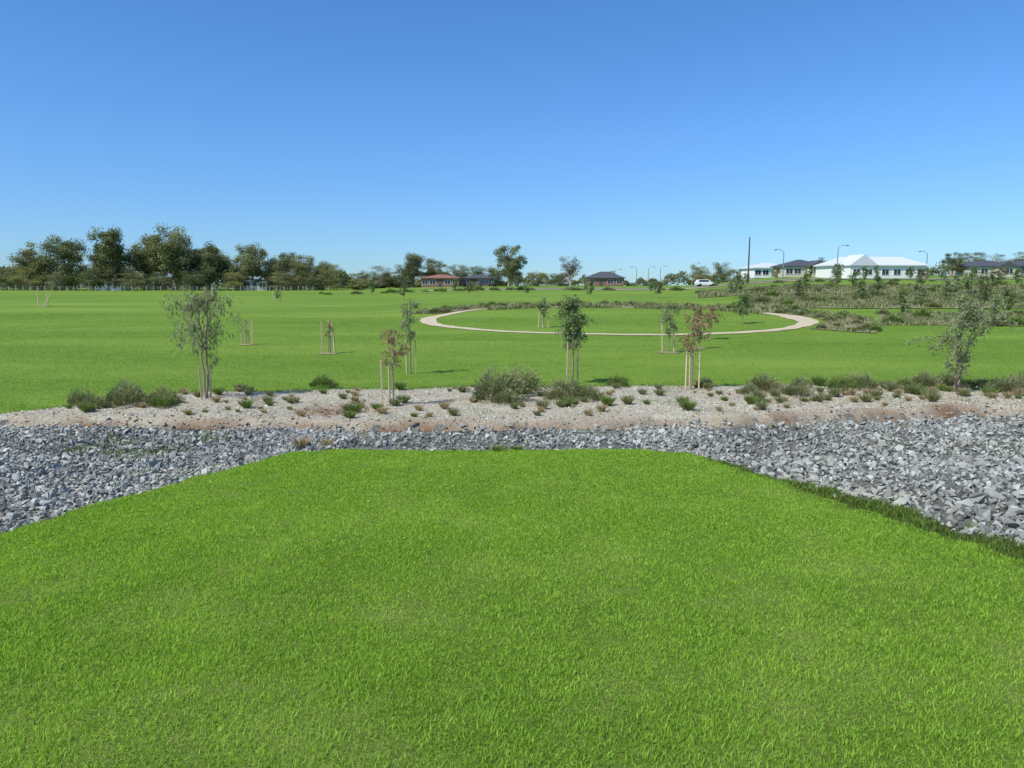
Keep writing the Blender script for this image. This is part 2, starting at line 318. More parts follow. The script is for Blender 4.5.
o = scatter('wood_chip_mulch', cv, np.stack([x, y, G(x, y)+.035], 1), R.uniform(.015, .05, len(x)), np.clip(R.beta(1.6, 1.3, len(x))+.2*wob(x, y, 2.1), 0, 1), M_chip, .25)
tag(o, "scattered pale and brown wood chips over the bed", "mulch", "stuff")
x = R.uniform(-11, 24, 34000); y = R.uniform(14, 22.5, 34000); fr = (y-yb(x)); k = (fr > -.3) & (y < ym(x)) & ((R.uniform(0, 1, len(x)) < np.exp(-np.abs(fr)/.2)*(.7+.5*wob(x, x, 1.7))) | ((wob(x, y, .9, 3) > .7) & (R.uniform(0, 1, len(x)) < .15)) | (R.uniform(0, 1, len(x)) < er(x, y))); x = x[k]; y = y[k]
o = scatter('soil_clods', hv, np.stack([x, y, G(x, y)+.035], 1), R.lognormal(math.log(.020), .5, len(x)).clip(.008, .08), R.uniform(0, 1, len(x)), M_clod, .8)
tag(o, "crumbly reddish brown soil clods along the bed edge", "soil", "stuff")
tv = hulls(5, 6, np.array([1, .05, .04]))
x = R.uniform(-10.5, 22, 5000); y = R.uniform(14.8, 22, 5000); k = (y > yb(x)+.2) & (y < ym(x)); x = x[k]; y = y[k]
o = scatter('twig_litter', tv, np.stack([x, y, G(x, y)+.045], 1), R.uniform(.05, .16, len(x)), R.uniform(0, 1, len(x)), M_twigs, .15)
tag(o, "thin brown twigs littering the mulch", "twigs", "stuff")

# ------------------------------------------------------------------ vegetation
def tube(V, F, pts, rad, n=6):
    base = len(V); pts = [Vector(p) for p in pts]
    for i, p in enumerate(pts):
        d = (pts[min(i+1, len(pts)-1)]-pts[max(i-1, 0)]).normalized()
        a = d.orthogonal().normalized(); b = d.cross(a)
        for j in range(n):
            an = 2*math.pi*j/n; V.append(p+(a*math.cos(an)+b*math.sin(an))*rad[i])
    for i in range(len(pts)-1):
        for j in range(n):
            F.append([base+i*n+j, base+i*n+(j+1) % n, base+(i+1)*n+(j+1) % n, base+(i+1)*n+j])
def leafmesh(name, C, D, L, W, tint, mat):
    n = len(C); D = D/np.linalg.norm(D, axis=1)[:, None]; r = R.normal(size=(n, 3)); S = np.cross(D, r); S /= np.linalg.norm(S, axis=1)[:, None]
    L = np.broadcast_to(L, n)[:, None]; W = np.broadcast_to(W, n)[:, None]
    V = np.stack([C, C+D*L*.45+S*W*.5, C+D*L, C+D*L*.45-S*W*.5], 1).reshape(-1, 3)
    return raw_mesh(name, V, np.arange(n*4), np.arange(n)*4, tint=np.repeat(tint, 4), mats=[mat])
def bez(a, b, lift, n=5):
    a = np.array(a); b = np.array(b); m = (a+b)/2+np.array([0, 0, lift]); t = np.linspace(0, 1, n)[:, None]
    return (1-t)**2*a+2*t*(1-t)*m+t*t*b

def young_tree(x, y, h, cw, c0, mat, label, nbr=26, nl=1500, droop=.3, seed=1, skew=0.0, leaf=(.08, .028), group="staked young trees in the park", up=.5, multi=1, tr=.022):
    random.seed(seed)
    e = add('young_tree', None, (x, y, gz(x, y)+.02)); tag(e, label, "tree", None, group)
    V = []; F = []; ends = []
    for m_ in range(multi):
        px = random.uniform(-.03, .03)*m_; n = 9; pts = []
        lean = random.uniform(-.06, .06)+(.09*(m_-.5) if multi > 1 else 0)
        for i in range(n):
            t = i/(n-1); pts.append(np.array([px+skew*t*h*.2+lean*t*h+random.gauss(0, .012)*h*.5, random.gauss(0, .01)*h*.5, t*h*.95]))
        tube(V, F, pts, [tr*(1-.8*i/(n-1))+.003 for i in range(n)], 6); P = np.array(pts)
        for k in range(nbr//multi):
            t = c0+(.97-c0)*(k+random.random())/(nbr//multi); s = np.array([np.interp(t, np.linspace(0, 1, n), P[:, j]) for j in range(3)])
            prof = math.sin(math.pi*min(1, max(.12, (t-c0)/(1-c0)*.85+.12)))**.7
            a = random.uniform(0, 2*math.pi); r = cw*.5*prof*random.uniform(.45, 1.05)
            en = s+np.array([math.cos(a)*r, math.sin(a)*r, r*random.uniform(.1, 1)*up*2])
            en[2] = min(en[2], h*1.02)
            b = bez(s, en, r*(.25+droop*.5)); tube(V, F, b, np.linspace(tr*.35, .003, 5), 4); ends.append((b, r))
            for _ in range(2):
                q = b[random.randint(2, 4)]; en2 = q+np.array([random.gauss(0, .35), random.gauss(0, .35), random.gauss(.1-droop*.7, .25)])*r
                b2 = bez(q, en2, .02); tube(V, F, b2, np.linspace(tr*.18, .002, 5), 3); ends.append((b2, r))
    add('trunk', py_mesh('trunk', V, F, [M_twig], smooth=True), parent=e)
    per = max(4, nl//len(ends)); C = []; T = []
    for b, r in ends:
        tb = random.random()
        for _ in range(int(per*random.uniform(.2, 1.8))):
            t = random.uniform(.35, 1.0)*4; i = int(min(3, t)); p = b[i]+(b[i+1]-b[i])*(t-i); C.append(p+np.array([random.gauss(0, .03), random.gauss(0, .03), random.gauss(0, .03)])*(1+h*.3)); T.append(.5*tb+.5*random.random())
    C = np.array(C); D = R.normal(size=C.shape); D[:, 2] -= droop*2.2
    add('crown', leafmesh('crown', C, D, leaf[0]*R.uniform(.6, 1.2, len(C)), leaf[1], np.array(T), mat), parent=e)
    return e

def stake_mesh(h=1.35, w=.034):
    bm = bmesh.new(); bmesh.ops.create_cube(bm, size=1)
    for v in bm.verts:
        v.co = Vector((v.co.x*w, v.co.y*w, (v.co.z+.5)*h-.05))
    top = [v for v in bm.verts if v.co.z > h*.5]
    bmesh.ops.bevel(bm, geom=[e for e in bm.edges if all(v in top for v in e.verts)], offset=.008, segments=1, affect='EDGES')
    me = bpy.data.meshes.new('tree_stake'); bm.to_mesh(me); bm.free(); me.materials.append(M_wood); return me
SM = stake_mesh()
def stakes(x, y, offs, s=1.0, wd=1.0):
    for dx, dy in offs:
        o = add('tree_stake', SM, (x+dx, y+dy, gz(x+dx, y+dy)), rotz=random.random()); o.scale = (wd, wd, s*random.uniform(.93, 1.07))
        o.rotation_euler[0] = random.uniform(-.04, .04); o.rotation_euler[1] = random.uniform(-.05, .05)
        tag(o, "pale square timber stake beside a young tree", "stake", None, "timber stakes supporting young trees")

young_tree(-7.4, 17.7, 2.65, 1.75, .42, M_yleaf2, "drooping grey green young gum with bare lower trunk in mulch", 30, 2300, 1.1, 11, 0, (.12, .024), up=.5, multi=2, tr=.028)
stakes(-7.4, 17.7, [(-.07, -.1), (.09, .05)], .62)
young_tree(-2.72, 16.7, 1.85, .75, .5, M_rleaf, "spindly sapling with sparse russet leaves beside stakes", 14, 520, .6, 12, 0, (.09, .03))
stakes(-2.72, 16.7, [(-.22, -.1), (-.08, .05)], .78)
young_tree(1.7, 20.7, 2.45, 1.05, .40, M_yleaf, "upright young tree with oval green crown and stakes", 42, 3300, .1, 13, 0, (.08, .038), up=.5, tr=.028)
stakes(1.7, 20.7, [(-.16, -.15), (.16, .1)], .85)
young_tree(4.75, 19.4, 2.0, 1.1, .5, M_rleaf, "young tree with mixed russet and green leaves between stakes", 18, 760, .4, 14, 0, (.09, .032))
stakes(4.75, 19.4, [(-.18, -.1), (-.02, .1), (.2, 0)], .85)
young_tree(11.35, 18.8, 2.3, 1.45, .2, M_yleaf2, "multi stemmed young gum with airy pale green crown", 42, 2900, .1, 25, 0, (.10, .032), up=.75, multi=3, tr=.022)
young_tree(-3.2, 23.2, 2.4, .9, .40, M_yleaf2, "tall thin sapling with sparse grey green leaves", 20, 1000, .5, 16, 0, (.10, .03))
stakes(-3.2, 23.2, [(-.12, 0), (.15, .1)], .8)
young_tree(-7.55, 30.3, 1.35, .4, .45, M_rleaf, "tiny sparse russet sapling inside three stakes", 10, 200, .3, 17, 0, (.09, .04))
stakes(-7.55, 30.3, [(-.28, 0), (.02, .25), (.27, 0)], .98, 1.4); mulch_ring(-7.55, 30.3, .45)
stakes(-12.4, 34.5, [(-.22, 0), (.0, .25), (.25, 0)], .85, 1.5); mulch_ring(-12.4, 34.5, .45)
young_tree(-12.4, 34.5, 1.2, .35, .45, M_yleaf2, "tiny sparse sapling inside three stakes", 8, 160, .3, 18)
young_tree(6.3, 29.7, 2.0, 1.0, .35, M_yleaf2, "sparse grey green young tree on mown grass with stakes", 24, 1200, .4, 19, 0, (.10, .036))
stakes(6.3, 29.7, [(-.25, 0), (.25, .1)], .95, 1.3); mulch_ring(6.3, 29.7, .5)
young_tree(8.1, 32.0, 1.75, .85, .35, M_rleaf, "slim young tree with russet leaves by the path", 18, 800, .3, 20, 0, (.10, .036)); mulch_ring(8.1, 32, .45)
young_tree(10.2, 38.0, 1.6, .8, .4, M_rleaf, "slim young tree with russet leaves by the path", 16, 700, .3, 21, 0, (.11, .045))
young_tree(1.9, 45.0, 1.8, .9, .35, M_yleaf2, "pale sparse young tree at the circular path", 16, 800, .3, 22, 0, (.11, .05))
stakes(1.9, 45, [(-.3, 0), (.3, 0), (0, .3)], .95, 1.6)
young_tree(14.6, 47.0, 1.8, 1.1, .25, M_yleaf, "compact dark green young tree inside the grass disc", 24, 2000, .1, 23, 0, (.11, .05))
stakes(-50.5, 80, [(-.5, 0), (.35, .3)], 1.2, 2.2); mulch_ring(-50.5, 80, .8)
o = add('tree_stake', SM, (-50.4, 80, gz(-50.4, 80))); o.scale = (2.6, 2.6, 1.35); o.rotation_euler[1] = .55; tag(o, "timber stake leaning over on the open grass", "stake", None, "timber stakes supporting young trees")
stakes(-31.5, 100, [(-.5, 0), (.4, .3)], 1.2, 2.2)
srcs = [young_tree(27.5, 52, 2.0, 1.3, .2, M_yleaf, "small green young tree among planted shrubs", 24, 1300, .2, 31, 0, (.13, .06), group="distant young trees"),
        young_tree(33, 60, 2.0, 1.3, .25, M_yleaf2, "small grey green young tree among planted shrubs", 24, 1100, .4, 32, 0, (.13, .06), group="distant young trees"),
        young_tree(-6, 105, 2.0, 1.4, .25, M_gum, "small olive young tree on the far grass", 24, 1200, .3, 33, 0, (.14, .07), group="distant young trees")]
for (x, y, k, s) in [(36, 66, 0, 1.0), (42, 72, 1, 1.1), (39, 80, 0, 1.2), (50, 84, 1, 1.2), (30, 78, 2, 1.0), (55, 90, 0, 1.3), (62, 96, 2, 1.3), (46, 100, 0, 1.3), (25, 85, 1, 1.1),
                     (18, 92, 2, 1.0), (10, 96, 0, 1.0), (2, 100, 1, 1.0), (-14, 96, 2, 1.0), (-31.5, 100, 1, .8), (22, 118, 0, 1.2), (34, 125, 2, 1.2), (12, 122, 1, 1.1), (52, 120, 0, 1.3), (68, 118, 1, 1.3),
                     (76, 112, 0, 1.4), (-10, 130, 0, 1.2), (1, 140, 2, 1.3), (44, 140, 2, 1.1), (-24, 128, 0, 1.2), (64, 136, 0, 1.5), (84, 128, 2, 1.4), (90, 145, 0, 1.5), (30, 46, 1, .9), (36, 54, 0, 1.0),
                     (38, 60, 2, 1.0), (33, 70, 0, 1.1), (48, 76, 2, 1.2), (28, 92, 2, 1.2), (38, 96, 0, 1.2), (57, 104, 2, 1.4), (72, 104, 1, 1.4), (48, 110, 1, 1.3), (46, 66, 1, 1.1), (52, 70, 2, 1.1),
                     (58, 146, 0, 1.6), (66, 152, 2, 1.6), (72, 148, 1, 1.5), (80, 150, 0, 1.4), (53, 150, 2, 1.5)]:
    copy_thing(srcs[k], (x, y, gz(x, y)), random.uniform(0, 6), s)

def shrub_mesh(h, w, n, mat, style='spray', lw=.02):
    if style == 'spray':
        m = n; a = R.uniform(0, 2*math.pi, m); r = w*.5*np.sqrt(R.uniform(0, 1, m)); zz = h*np.sqrt(np.clip(1-(r/(w*.52))**2, .02, 1))*R.uniform(.15, 1, m)
        wobb = 1+.3*np.sin(a*3+R.uniform(0, 6))+.15*np.sin(a*7+R.uniform(0, 6)); r = r*wobb; zz = zz*(1+.25*np.sin(a*2+R.uniform(0, 6)))
        C = np.stack([r*np.cos(a), r*np.sin(a), zz*.95], 1); D = np.stack([np.cos(a)*r, np.sin(a)*r, h*(.35+R.uniform(0, .6, m))], 1)+R.normal(0, .12, (m, 3))*h
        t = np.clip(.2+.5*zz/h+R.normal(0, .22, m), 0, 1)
        return leafmesh('shrub', C, D, R.uniform(.06, .15, m)*(.6+h*.6)*(1 if lw < .03 else 1.8), lw, t, mat)
    a = R.uniform(0, 2*math.pi, n); r0 = R.uniform(0, .12, n)*w; C = np.stack([r0*np.cos(a), r0*np.sin(a), np.zeros(n)], 1)
    sp = R.uniform(.1, 1, n); D = np.stack([np.cos(a)*sp*w*.6, np.sin(a)*sp*w*.6, h*R.uniform(.6, 1, n)], 1)
    return leafmesh('grass_tuft', C, D, np.linalg.norm(D, axis=1), .02, R.uniform(0, 1, n), mat)
bush = [shrub_mesh(.6, 1.1, 2600, M_gleaf), shrub_mesh(.5, .9, 2000, M_gtuft), shrub_mesh(.45, .8, 1600, M_gleaf)]
tuft = [shrub_mesh(.4, .6, 260, M_gtuft, 'tuft'), shrub_mesh(.35, .5, 220, M_gleaf, 'tuft'), shrub_mesh(.28, .4, 130, M_dry, 'tuft')]
def put(me, x, y, s, sz=1.0, lab="", nm='shrub', grp="shrubs in the mulch bed", cat="shrub"):
    o = add(nm, me, (x, y, gz(x, y)+.02), rotz=random.uniform(0, 6)); o.scale = (s, s, s*sz); tag(o, lab, cat, None, grp); return o
LB = "feathery grey green native shrub in wood chip mulch"; LG = "low bright green bushy shrub in wood chip mulch"; LT = "strappy green grass tuft in wood chip mulch"; LD = "dry straw coloured grass tuft in the mulch"
for (x, y, k, s, sz) in [(-9.8, 16.6, 2, .6, 1.3), (-9.1, 17.3, 0, .65, 1.2), (-8.7, 16.5, 2, .8, 1.2), (-8.1, 16.9, 0, .65, 1), (-9.3, 16.3, 2, .6, .9), (-7.9, 16.5, 1, .55, .9),
                         (-.35, 17.4, 0, .95, 1.25), (.25, 18.3, 0, .8, 1.3), (-.15, 16.8, 2, .7, 1), (1.35, 18.0, 0, .7, 1.1), (1.85, 17.6, 2, .75, 1), (1.1, 17.6, 0, .55, .9),
                         (-5.1, 19.8, 1, .7, .9), (2.9, 19.9, 1, .6, 1), (5.9, 18.2, 2, .6, 1), (6.5, 19.0, 0, .7, 1), (7.1, 18.3, 0, .6, .9), (8.6, 19.2, 1, .75, 1), (9.2, 19.4, 0, .7, 1),
                         (10.4, 19.4, 1, .6, .9), (11.0, 19.6, 0, .7, 1), (12.5, 18.4, 0, .7, 1), (13.2, 18.8, 0, .8, 1), (12.0, 20.1, 2, .8, 1), (14.5, 19.5, 1, .8, 1), (7.8, 19.8, 2, .6, 1), (5.3, 20.1, 2, .5, 1)]:
    put(bush[k], x, y, s, sz, LG if k == 1 else LB)
for i in range(280):
    x = random.uniform(-9.8, 16); lo = float(yb(x)); hi = float(ym(x)); y = random.uniform(lo+.3, hi+.1)
    if random.random() < .3: x = random.uniform(5, 14); y = random.uniform(float(yb(x))+1.0, float(ym(x))+.1)
    k = random.choice([0, 1, 1, 2, 2]); 
    put(tuft[k], x, y, random.uniform(.25, .85)*(1.0 if x > 5 else .85), 1, LD if k == 2 else LT, 'grass_tuft', "grass tufts in the mulch bed", "grass tuft")
put(tuft[2], -3.75, 12.9, 1.0, .9, "dry straw coloured grass tuft among the stones", 'grass_tuft', "grass tufts in the mulch bed", "grass tuft")
put(tuft[2], -3.35, 13.0, .7, .9, "dry straw coloured grass tuft among the stones", 'grass_tuft', "grass tufts in the mulch bed", "grass tuft")
put(tuft[0], -.25, 12.75, .5, .7, "small green weed at the end of the lawn", 'grass_tuft', "grass tufts in the mulch bed", "grass tuft")
put(tuft[0], .1, 12.8, .4, .7, "small green weed at the end of the lawn", 'grass_tuft', "grass tufts in the mulch bed", "grass tuft")
for i in range(30):
    y = random.uniform(4.6, 11.8); x = float(xr(y)+gap(y)*random.uniform(.4, 1.05))
    put(tuft[0], x, y, random.uniform(.15, .32), .7, "small green weed in the dirt gutter beside the lawn", 'grass_tuft', "weeds beside the lawn", "weed")
dbush = [shrub_mesh(.55, 1.3, 900, M_gtuft, lw=.05), shrub_mesh(.6, 1.5, 900, M_gum, lw=.05), shrub_mesh(.5, 1.3, 800, M_gleaf, lw=.05), shrub_mesh(.5, 1.1, 600, M_gleaf, lw=.05)]
cnt = 0
for (a, r) in [(.12, 14.6), (-.1, 14.5), (-.3, 14.6), (.3, 14.3), (-.2, 15.2), (.05, 15.6)]:
    put(dbush[2], RCX+r*math.cos(a), RCY+r*math.sin(a), .6, 1, "rounded olive green shrub in a mulched park bed", 'shrub', "shrubs in the park beds")
while cnt < 215:
    typ = random.random()
    if typ < .3:
        a = random.uniform(-.75, 2.7); r = random.uniform(14.5, 17.6); x = RCX+r*math.cos(a); y = RCY+r*math.sin(a); s = random.uniform(.35, .65)
    else:
        b = BANDS[random.choice([0, 1, 1, 1, 2, 2, 2])]; y = random.uniform(b[0], b[1]); x = random.uniform(b[2], .78)*y; s = random.uniform(.6, 1.2)*(y/80)**.5
    if abs(x)/y > .78: continue
    put(random.choice(dbush), x, y, s, random.uniform(.8, 1.25), "rounded olive green shrub in a mulched park bed", 'shrub', "shrubs in the park beds"); cnt += 1
for i in range(48):
    x = random.uniform(-38, 85); y = random.uniform(136, 147)
    if 34 < x < 44: continue
    put(random.choice(dbush), x, y, random.uniform(.7, 1.5), random.uniform(.7, 1.1), "rounded olive green shrub near the far footpath", 'shrub', "shrubs near the far footpath")
Ps = []
for b, n in zip(BANDS, (16000, 38000, 36000)):
    y = R.uniform(b[0], b[1], n); x = R.uniform(b[2], .85, n)*y; Ps.append(np.stack([x, y, G(x, y)+.03], 1))
a = R.uniform(-.75, 2.7, 9000); r = R.uniform(14.3, 17.6, 9000); x = RCX+r*np.cos(a); y = RCY+r*np.sin(a); Ps.append(np.stack([x, y, G(x, y)+.03], 1))
a = R.uniform(.3, 2.4, 5000); r = R.uniform(11.9, 13.2, 5000); x = RCX+r*np.cos(a); y = RCY+r*np.sin(a); Ps.append(np.stack([x, y, G(x, y)], 1))
P = np.concatenate(Ps); cl = wob(P[:, 0], P[:, 1], .8, 1)+.6*wob(P[:, 0], P[:, 1], 2.3); P = P[cl > -.25]; hh = R.uniform(.12, .45, len(P))*np.clip(P[:, 1]/80, .4, 1.2)
o = blades('ground_cover', P, hh, hh*.22, np.clip(R.uniform(0, 1, len(P)), 0, 1), M_gleaf, .9); tag(o, "low grey green native grasses filling the park beds", "ground cover", "stuff")

def gum(x, y, h, w, mat, label, seed, dens=1.0, low=.3, group="mature gum trees along the field edge", nm='gum_tree', cf=1.0):
    random.seed(seed); e = add(nm, None, (x, y, gz(x, y)-.05)); tag(e, label, "tree", None, group)
    V = []; F = []; clumps = []; nt_ = random.choice([1, 2, 2])
    for k in range(nt_):
        bx = random.uniform(-.06, .06)*w*k; fork = np.array([bx+random.uniform(-.08, .08)*w, random.uniform(-.08, .08)*w, h*random.uniform(.22, .35)])
        b = bez([bx, 0, 0], fork, .3); tube(V, F, b, np.linspace(h*.028, h*.02, 5), 7)
        for j in range(int(18*cf/nt_)+5):
            a = random.uniform(0, 2*math.pi); zt = random.uniform(low, .89); prof = math.sin(math.pi*min(.87, max(.33, (zt-low)/(1-low)*.56+.31)))**.5
            r = w*.42*prof*random.uniform(.3, 1.0)
            en = np.array([math.cos(a)*r, math.sin(a)*r, zt*h]); b = bez(fork, en, h*.06*random.uniform(-1, 1), 6); tube(V, F, b, np.linspace(h*.012, h*.002, 6), 5)
            clumps.append(en); clumps.append(b[3]+np.array([random.gauss(0, .1)*w, random.gauss(0, .1)*w, random.uniform(0, .06)*h]))
            if random.random() < .7: clumps.append(en+np.array([random.gauss(0, .1)*w, random.gauss(0, .1)*w, random.uniform(-.12, .05)*h]))
    add('trunk', py_mesh('trunk', V, F, [M_bark], smooth=True), parent=e)
    C = []; T = []; D = []
    for c in clumps:
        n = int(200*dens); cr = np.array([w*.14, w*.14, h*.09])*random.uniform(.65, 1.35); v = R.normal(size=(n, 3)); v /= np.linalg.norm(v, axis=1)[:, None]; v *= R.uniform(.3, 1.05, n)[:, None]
        C.append(c+v*cr); T.append(np.clip(.45+.45*v[:, 2]+random.uniform(-.3, .3)+R.normal(0, .13, n), 0, 1)); d = R.normal(size=(n, 3)); d[:, 2] -= .5; D.append(d)  # tint rises towards each clump top, painting sunlit crowns into the leaves
    C = np.concatenate(C); C[:, 2] = np.maximum(C[:, 2], .05*h); s = max(.13, h*.020)
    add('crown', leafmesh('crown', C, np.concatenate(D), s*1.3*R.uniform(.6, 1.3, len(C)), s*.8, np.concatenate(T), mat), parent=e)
    return e
LG1 = "tall mature gum with dense olive uneven crown on field edge"; LG2 = "shorter rounded gum tree on the field edge"
gl = [(-136, 194, 5.5, 10, 0), (-130, 192, 6.2, 9, 2), (-125, 195, 8.5, 9, 0), (-120, 190, 13.2, 13, 2), (-111.5, 188, 14.2, 13, 0), (-106, 194, 10.5, 10, 2), (-100.5, 188, 16.0, 11.5, 0), (-96, 195, 13, 10, 2), (-91.5, 193, 14.2, 11, 0), (-84.5, 188, 16.4, 13.5, 2), (-79.5, 196, 13, 11, 0), (-74.7, 190, 12.8, 10, 0), (-71, 196, 9, 9, 2), (-66.3, 190, 13.0, 10.5, 2),
      (-62, 198, 8, 9, 0), (-59.0, 192, 10, 9, 0), (-53, 190, 10.8, 9, 2), (-46.5, 190, 7, 8, 1), (-49.5, 194, 8, 8, 0), (-46.5, 230, 6.0, 9, 0), (-41, 232, 7.4, 12, 0), (-36, 236, 6, 10, 0), (-31, 230, 11.2, 11.5, 0), (-24.5, 236, 9.5, 10, 2), (-16.5, 234, 7.5, 9, 0), (-10.5, 234, 8, 9, 0), (-5, 236, 6, 8, 0), (-1, 225, 12.8, 10.5, 0),
      (8, 232, 5, 8, 1), (15, 238, 5, 8, 0), (57.5, 228, 6.8, 8, 1), (64.5, 228, 6.8, 9, 0), (79.5, 192, 5.2, 6, 0), (112, 190, 6.6, 6, 0), (121, 197, 6.6, 9, 0), (128, 199, 6.2, 9, 2), (136, 198, 6.9, 9, 0), (-119.5, 184, 7.2, 9.5, 1), (-38, 185, 3.2, 5, 1), (-69, 186, 5, 7, 1), (-94, 185, 6, 9, 2), (-79, 185, 5.5, 8, 0), (-57, 186, 5, 8, 2),
      (-104, 185, 6, 8, 0), (-50, 186, 4.5, 7, 0), (-127, 186, 5, 8, 0), (-87, 185, 5, 7, 0), (-112, 184, 5, 7, 2)]
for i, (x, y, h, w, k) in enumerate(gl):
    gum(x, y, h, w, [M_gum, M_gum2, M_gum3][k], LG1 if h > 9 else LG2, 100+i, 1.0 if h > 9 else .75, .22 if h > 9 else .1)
gum(11.6, 150, 7.2, 5.2, M_darkleaf, "open branched tree with thin dark brown foliage", 300, .22, .3, nm='tree', cf=.7)
def wood(name, pts, n, hh, mat, label, s):
    P = np.array(pts, float); k = R.uniform(0, len(P)-1.001, n); i = k.astype(int); f = (k-i)[:, None]; p = P[i]*(1-f)+P[i+1]*f
    prof = (.55+.3*np.sin(p[:, 0]*.21)+.25*np.sin(p[:, 0]*.47+1)+.2*np.sin(p[:, 0]*1.1)).clip(.15, 1.2)
    y = p[:, 1]+R.normal(0, 2.5, n); z = G(p[:, 0], y)+hh*prof*np.sqrt(R.uniform(0, 1, n))
    C = np.stack([p[:, 0], y, z], 1)
    o = add(name, leafmesh(name, C, R.normal(size=(n, 3)), s*R.uniform(.6, 1.3, n), s*.6, R.uniform(0, 1, n), mat)); tag(o, label, "trees", "stuff")
wood('distant_trees', [(-190, 215), (-120, 206), (-56, 206)], 52000, 6.5, M_gum, "dense low scrub below the mature gum trees", .55)
wood('distant_trees', [(-56, 210), (-38, 240), (0, 245)], 20000, 4.6, M_gum3, "low dense trees behind the brick houses", .6)
wood('distant_trees', [(-70, 300), (40, 310), (120, 300), (200, 260)], 26000, 5.0, M_gum, "hazy line of far off trees on the horizon", .8)

# ------------------------------------------------------------------ buildings
def boxV(x0, x1, y0, y1, z0, z1):
    V = [(x0, y0, z0), (x1, y0, z0), (x1, y1, z0), (x0, y1, z0), (x0, y0, z1), (x1, y0, z1), (x1, y1, z1), (x0, y1, z1)]
    F = [[0, 3, 2, 1], [4, 5, 6, 7], [0, 1, 5, 4], [1, 2, 6, 5], [2, 3, 7, 6], [3, 0, 4, 7]]; return V, F
def multi_box(boxes):
    V = []; F = []
    for b in boxes:
        v, f = boxV(*b); k = len(V); V += v; F += [[i+k for i in q] for q in f]
    return V, F
def hip(x0, x1, y0, y1, z0, zr, t=.22):
    cy = (y0+y1)/2; run = min((y1-y0)/2, (x1-x0)/2-.05); 
    V = [(x0, y0, z0), (x1, y0, z0), (x1, y1, z0), (x0, y1, z0), (x0, y0, z0+t), (x1, y0, z0+t), (x1, y1, z0+t), (x0, y1, z0+t), (x0+run, cy, zr), (x1-run, cy, zr)]
    F = [[0, 3, 2, 1], [0, 1, 5, 4], [1, 2, 6, 5], [2, 3, 7, 6], [3, 0, 4, 7], [4, 5, 9, 8], [5, 6, 9], [6, 7, 8, 9], [7, 4, 8]]; return V, F
def house(x, y, w, d, wh, rh, wall, roof, label, rot=0, wing=None, wins=4, name='house'):
    e = add(name, None, (x, y, gz(x, y)-.1), rotz=rot); tag(e, label, "house", None, "houses beyond the park")
    V, F = boxV(-w/2, w/2, 0, d, 0, wh); add('wall', py_mesh('wall', V, F, [wall]), parent=e)
    V, F = hip(-w/2-.5, w/2+.5, -.5, d+.5, wh, wh+rh); add('roof', py_mesh('roof', V, F, [roof]), parent=e)
    if wing:
        wx, ww, wd, wr = wing; V, F = boxV(wx-ww/2, wx+ww/2, -wd, -.003, 0, wh-.02); add('wall', py_mesh('wall', V, F, [wall]), parent=e)
        x0, x1 = wx-ww/2-.4, wx+ww/2+.4; z = wh; V = [(x0, -wd-.4, z), (x1, -wd-.4, z), (x1, d*.4, z+.02), (x0, d*.4, z+.02), (wx, -wd-.4, z+wr), (wx, d*.45, z+wr)]
        F = [[0, 1, 4], [1, 2, 5, 4], [3, 0, 4, 5], [2, 3, 5], [0, 3, 2, 1]]; add('roof', py_mesh('roof', V, F, [roof]), parent=e)
    dw = w/(wins+1)
    for i in range(wins+1):
        cx = -w/2+dw*(i+.5); yf = 0
        if wing and abs(cx-wing[0]) < wing[1]/2+.9:
            if abs(cx-wing[0]) < wing[1]/2-.8: yf = -wing[2]
            else: continue
        if i == wins//2:
            V, F = boxV(cx-.45, cx+.45, yf-.05, yf-.004, .1, 2.1); add('door', py_mesh('door', V, F, [M_grey]), parent=e); continue
        a = .8; V, F = multi_box([(cx-a, cx+a, yf-.03, yf-.004, .85, 2.1)]); wn = add('window', py_mesh('window', V, F, [M_glass]), parent=e)
        V, F = multi_box([(cx-a-.08, cx-a-.002, yf-.07, yf-.004, .77, 2.18), (cx+a+.002, cx+a+.08, yf-.07, yf-.004, .77, 2.18), (cx-a, cx+a, yf-.07, yf-.004, 2.102, 2.18), (cx-a, cx+a, yf-.07, yf-.004, .77, .848), (cx-.03, cx+.03, yf-.06, yf-.032, .85, 2.1)])
        add('frame', py_mesh('frame', V, F, [M_white]), parent=wn)
    return e
house(84.5, 172, 22.5, 8, 2.9, 2.2, M_white, M_whiter, "long white house with pale metal hip roof and gabled wing", .06, (-5.5, 6, 3, 2.5), 7)
house(71.5, 182, 10, 9, 2.6, 1.8, M_cream, M_grey, "cream house with dark grey hip roof beside the road", 0, (2.5, 4.5, 2, 1.5), 4)
house(72, 206, 11, 9, 2.6, 1.6, M_white, M_whiter, "white house with light metal roof behind others", .1, None, 4)
house(120, 186, 12, 10, 2.6, 1.7, M_cream, M_grey, "cream house with dark grey roof at the park edge", -.1, (2, 4, 2, 1.3), 4)
house(133, 188, 12, 10, 2.7, 1.8, M_brick, M_grey, "brown brick house with dark roof at the park edge", -.1, None, 4)
house(105, 200, 10, 9, 2.6, 1.4, M_white, M_grey, "white walled house with dark grey roof behind trees", 0, None, 3)
house(29.5, 235, 11.5, 9, 2.6, 2.2, M_brick, M_grey, "brick house with dark hip roof across the field", 0, None, 3)
house(-21, 218, 11, 9, 2.6, 1.2, M_brick, M_tile, "low brick house with terracotta roof between gum trees", 0, None, 4)
house(-10.5, 228, 9, 8, 2.5, 1.3, M_brick, M_grey, "small brick house with dark roof among the trees", 0, None, 3)
house(-101, 187, 6, 5, 2.2, .8, M_white, M_grey, "white low shed partly hidden by gum trees", 0, None, 2)
